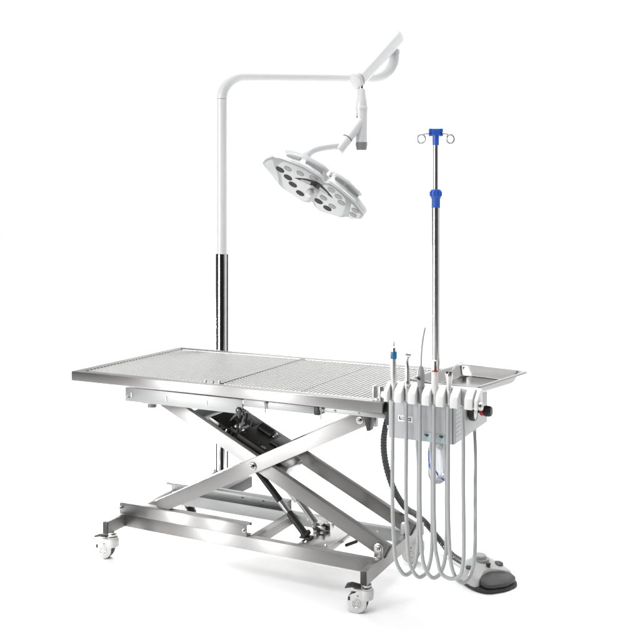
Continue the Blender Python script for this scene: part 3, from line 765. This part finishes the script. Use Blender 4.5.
for i, (nm, lab) in enumerate(TOOLS):
    x = XS[i]; y = -.398
    o = thing('dental_' + nm, lab, 'dental tool', (x, y, .757), 'dental instruments in the white holder')
    x1 = ((.762, -.335, .6275), (.809, -.335, .6275), (.856, -.335, .6275), (.932, -.400, .757), (.884, -.120, .6275))[i]
    MB().tube(hose_path(x, x1, ZM[i]), .0061, 14).build('hose', 'hose', o)
    tail = MB().lathe([(.0054, .748), (.0062, .752), (.0068, .785), (.0078, .80), (.0085, .805)], (x, y, 0), seg=24)
    if i == 0:
        tail.lathe([(.0085, .805), (.0095, .812), (.0098, .84), (.0095, .888)], (x, y, 0), seg=28).build('body', 'instrument', o)
        MB().lathe([(.0103, .889), (.0105, .890), (.0105, .910), (.0103, .911)], (x, y, 0), seg=28).build('band', 'teal', o)
        MB().lathe([(.0085, .9105), (.0072, .915), (.0065, .924), (.0035, .927), (.003, .938), (.0012, .946), (0, .947)], (x, y, 0), seg=20).build('tip', 'instrument', o)
    elif i == 1:
        p = spline([(x, y, .80), (x + .001, y, .83), (x + .001, y, .862), (x - .001, y, .882), (x + .003, y, .900)], 6)
        tail.tube(p, [.0088 - .0032 * k / (len(p) - 1) for k in range(len(p))], 20)
        tail.lathe([(.0098, .808), (.0105, .811), (.0105, .819), (.0096, .822)], (x, y, 0), seg=24)
        tail.build('body', 'instrument', o)
        hdv = Vector((-.90, -.40, .08)).normalized(); c = Vector((x + .008, y, .904))
        MB().lathe([(.004, -.005), (.0068, -.003), (.0072, .010), (.005, .0125), (.003, .013), (.0012, .0135), (.0012, .024), (0, .0245)], c, hdv, 20).build('head', 'instrument', o)
    elif i == 2:
        tail.lathe([(.0085, .806), (.0105, .812), (.0120, .83), (.0115, .850), (.0085, .866), (.005, .872)], (x, y, 0), seg=24).build('body', 'mid_grey', o)
        MB().cyl((x, y - .009, .832), (x - .006, y - .017, .838), .0045, 14, bev=.001).build('button', 'dark_grey', o)
        MB().tube(spline([(x, y, .868), (x + .001, y, .90), (x + .003, y, .93), (x + .007, y, .96), (x + .012, y, .985), (x + .013, y, .992)], 6), .0030, 14).build('nozzle', 'hose', o)
    elif i == 3:
        tail.lathe([(.0085, .79), (.0102, .80), (.0106, .82), (.0102, .8585)], (x, y, 0), seg=28).build('body', 'white_plastic', o)
        MB().lathe([(.0106, .8588), (.0108, .859), (.0108, .8625), (.0106, .863)], (x, y, 0), seg=28).build('ring', 'red', o)
        MB().lathe([(.0098, .8632), (.0085, .870), (.0068, .884), (.006, .892), (.003, .894)], (x, y, 0), seg=24).build('tip', 'instrument', o)
    else:
        tail.lathe([(.0072, .79), (.0075, .81), (.0085, .828), (.0118, .846), (.0125, .851), (.0118, .856), (.009, .857)], (x, y, 0), seg=28).build('body', 'instrument', o)
        for s in (-1, 1): MB().lathe([(.0042, .8565), (.0042, .8605), (.0034, .862)], (x + s * .0052, y - .004, 0), seg=16).build('button', 'dark_grey', o)
        MB().tube(spline([(x + .002, y + .006, .852), (x + .010, y + .010, .868), (x + .020, y + .012, .884), (x + .032, y + .012, .890), (x + .042, y + .012, .889)], 6), .0026, 12).build('nozzle', 'satin', o)
# the hose of the empty sixth slot joins the back
# bottle under the box
o = thing('water_bottle', 'small clear plastic bottle with blue marks hanging under the control box', 'bottle', (.803, -.262, .475))
m = MB(); bx, by = .803, -.262
m.lathe([(0, .474), (.014, .474), (.022, .480), (.030, .498), (.031, .51), (.031, .585), (.028, .602), (.022, .610), (.020, .6275)], (bx, by, 0), seg=40)
m.lathe([(0, .477), (.013, .477), (.020, .483), (.0275, .500), (.0285, .51), (.0285, .584), (.026, .600), (.020, .608), (.018, .6270)], (bx, by, 0), seg=40)
bt = m.build('bottle_body', 'clear', o)
m = MB()
cdir = math.atan2(-3.09 - by, 1.80 - bx)
def patch(a0, a1, za, zb, zc, zd, r=.0316):
    A_ = [(a0, za), (a1, zb), (a1, zd), (a0, zc)]
    b = bmesh.new(); vs = []
    for k in range(9):
        t = k / 8; a = cdir + R(a0 + (a1 - a0) * t)
        vs.append((b.verts.new((bx + r * math.cos(a), by + r * math.sin(a), za + (zb - za) * t)), b.verts.new((bx + r * math.cos(a), by + r * math.sin(a), zc + (zd - zc) * t))))
    for p, q_ in zip(vs, vs[1:]): b.faces.new((p[0], q_[0], q_[1], p[1]))
    bmesh.ops.recalc_face_normals(b, faces=b.faces[:]); m._take(b)
patch(-75, -52, .548, .540, .583, .580); patch(-62, -44, .530, .522, .547, .539); patch(-14, 6, .520, .502, .528, .512); patch(24, 48, .494, .485, .500, .492, .0309)
m.build('blue_mark', 'blue', bt)
MB().lathe([(.022, .608), (.023, .610), (.023, .6272)], (bx, by, 0), seg=32).build('bottle_cap', 'white_plastic', o)

# ------------------------------------------------------------------ instrument tray
TX, TY, TZ = .836, -.036, .790
o = thing('instrument_tray', 'shallow polished steel tray resting on the grey control box', 'tray', (TX, TY, .7512))
TM = Matrix.Translation((TX, TY, 0)) @ Matrix.Rotation(R(-11), 4, 'Z')
W_, H_ = .276, .392
def lp(inset, z, rad): return [TM @ Vector((x, y, z)) for x, y in rrect(W_ - 2 * inset, H_ - 2 * inset, rad, 8)]
m = MB(); m.loft([lp(.050, .7515, .03), lp(.042, .7525, .034), lp(.034, .757, .036), lp(.020, .785, .034), lp(.001, .7862, .030), lp(0, .788, .030), lp(.001, .790, .030), lp(.014, .7905, .03), lp(.019, .788, .032), lp(.033, .760, .034), lp(.040, .7550, .032), lp(.055, .7540, .028)])
m.build('tray_body', 'tray', o, ang=60)

# ------------------------------------------------------------------ foot pedal and its corrugated hose
FP = Vector((.832, .180, 0)); FM = Matrix.Translation(FP) @ Matrix.Rotation(R(-33), 4, 'Z')
o = thing('foot_pedal', 'grey and black foot pedal on the floor with a ribbed black hose', 'foot pedal', FP)
def outl(pts): return smooth_poly(pts, it=3)
base_o = outl([(-.085, -.050), (-.03, -.088), (.05, -.094), (.098, -.070), (.112, 0), (.098, .070), (.05, .094), (-.03, .088), (-.085, .050)])
def flp(pts, s, z, dz=0, cx=0.0): return [FM @ Vector((cx + (x - cx) * s, y * s, z + dz * x)) for x, y in pts]
m = MB(); m.loft([flp(base_o, .97, .0005), flp(base_o, 1.0, .004), flp(base_o, 1.0, .011), flp(base_o, .95, .015)]); m.build('pedal_base', 'rubber', o, ang=50)
cov = outl([(-.088, -.048), (-.035, -.086), (.045, -.092), (.056, -.075), (.030, -.040), (.018, 0), (.030, .040), (.056, .075), (.045, .092), (-.035, .086), (-.088, .048)])
m = MB(); m.loft([flp(cov, 1.0, .012), flp(cov, 1.0, .030, -.10, 0), flp(cov, .93, .046, -.16), flp(cov, .78, .054, -.20), flp(cov, .55, .057, -.20)])
cv = m.build('pedal_cover', 'pedal_grey', o, ang=45)
tread = outl([(.022, -.040), (.055, -.076), (.095, -.066), (.110, 0), (.095, .066), (.055, .076), (.022, .040), (.012, 0)])
m = MB(); m.loft([flp(tread, .98, .024, -.06), flp(tread, 1, .028, -.06), flp(tread, 1, .038, -.06), flp(tread, .93, .042, -.06)]); td = m.build('tread', 'dark_grey', o, ang=45)
MB().box(.02, .114, -.0015, .0015, .0372, .0392, 0, FM @ Matrix.Rotation(R(3.2), 4, 'Y')).build('tread_gap', 'ink', td)
m = MB(); kp = FM @ Vector((-.046, .012, .063)); m.lathe([(.036, -.012), (.036, .004), (.034, .007), (.026, .008), (.025, .017), (.022, .0195), (0, .020)], kp, (0, 0, 1), 36); m.build('dial_knob', 'mid_grey', o)
for px_, py_ in ((-.018, -.055), (.0, .062)):
    m = MB(); m.lathe([(.018, -.004), (.018, .006), (.014, .009), (0, .010)], FM @ Vector((px_, py_, .050 - .12 * px_)), (.05, -.1, 1), 28); m.build('button', 'dark_grey', o)
m = MB(); m.lathe([(.007, 0), (.006, .008), (.009, .010), (.009, .016), (.004, .018)], FM @ Vector((.005, .010, .052)), (0, 0, 1), 20); m.build('toggle', 'black', o)
# ribbed hose
hp_ = spline([(.600, -.03, .650), (.535, -.01, .620), (.507, .0, .54), (.503, .02, .44), (.520, .06, .33), (.535, .14, .24), (.525, .27, .175), (.535, .36, .115), (.585, .375, .055), (.655, .32, .024), (.72, .265, .022), (FM @ Vector((-.10, 0, .024)))[:], (FM @ Vector((-.075, 0, .024)))[:]], 34)
rs = [.0125 if (k // 2) % 2 else .0108 for k in range(len(hp_))]
MB().tube(hp_, rs, 14).build('hose', 'dark_grey', o, ang=60)

# ------------------------------------------------------------------ camera
cam = bpy.data.cameras.new('camera'); co = bpy.data.objects.new('camera', cam); COL.objects.link(co)
cam.sensor_fit = 'HORIZONTAL'; cam.sensor_width = 36; cam.lens = 918.42 / 640 * 36
cam.shift_y = -(320 - 212.42) / 640
cam.clip_start = 0.05; cam.clip_end = 200
co.location = (1.8002, -3.0912, 1.3497); co.rotation_euler = (R(90), 0, R(26.693))
scene.camera = co

# ------------------------------------------------------------------ light
def area(name, loc, target, sx, sy, power, col=(1, 1, 1), spread=180):
    l = bpy.data.lights.new(name, 'AREA'); l.shape = 'RECTANGLE'; l.size = sx; l.size_y = sy; l.energy = power; l.color = col; l.spread = R(spread)
    ob = bpy.data.objects.new(name, l); COL.objects.link(ob); ob.location = loc
    dr = Vector(target) - Vector(loc)
    ob.rotation_euler = dr.to_track_quat('-Z', 'Y').to_euler()
    return ob
area('overhead_softbox', (-0.5, 0.0, 5.0), (-0.5, 0.0, 0), 5.5, 4.5, 86, spread=110)
area('front_floor_fill', (0.9, -1.0, 3.4), (0.5, -0.7, 0), 3.6, 2.4, 27, spread=85)  # unseen fill lamp, added to lighten the floor shadow in front
area('added_strip_light', (-1.95, -5.0, 1.7), (0.0, 0.0, 1.0), 0.26, 3.4, 36, spread=100)  # unseen strip lamp, added to draw bright bands on the brushed steel
area('added_strip_light', (-3.75, -5.0, 1.7), (0.0, 0.0, 1.0), 0.34, 3.4, 52, spread=100)  # second strip added out of view for the steel bands
area('added_strip_light', (4.4, 0.9, 1.7), (0.0, 0.2, 1.0), 1.8, 3.4, 17)  # wide lamp added out of view for a bright stripe on the pole sleeve
area('backdrop_softbox', (-4.8, 2.0, 5.0), (-4.8, 3.6, 1.3), 19.0, 0.8, 365, spread=120)
area('low_floor_fill', (-3.2, 1.6, 0.55), (-0.1, -0.4, 0), 2.2, 0.5, 50, spread=40)  # unseen low fill, added to wash the shadow off the floor

w = bpy.data.worlds.new('World'); scene.world = w; w.use_nodes = True
N = w.node_tree.nodes; L = w.node_tree.links
bg = N['Background']
tc = N.new('ShaderNodeTexCoord'); sep = N.new('ShaderNodeSeparateXYZ'); L.new(tc.outputs['Generated'], sep.inputs[0])
cr = N.new('ShaderNodeValToRGB'); mr = N.new('ShaderNodeMapRange'); mr.inputs['From Min'].default_value = -1; mr.inputs['From Max'].default_value = 1
L.new(sep.outputs['Y'], mr.inputs['Value']); L.new(mr.outputs['Result'], cr.inputs['Fac'])
cr.color_ramp.elements[0].position = 0.10; cr.color_ramp.elements[0].color = (.10, .10, .10, 1)
cr.color_ramp.elements[1].position = 0.75; cr.color_ramp.elements[1].color = (.9, .9, .9, 1)
L.new(cr.outputs['Color'], bg.inputs['Color']); bg.inputs['Strength'].default_value = 0.2

scene.view_settings.view_transform = 'Standard'; scene.view_settings.look = 'None'
scene.view_settings.exposure = 0; scene.view_settings.gamma = 1
scene.render.engine = 'CYCLES'
scene.cycles.use_denoising = True
scene.cycles.max_bounces = 10
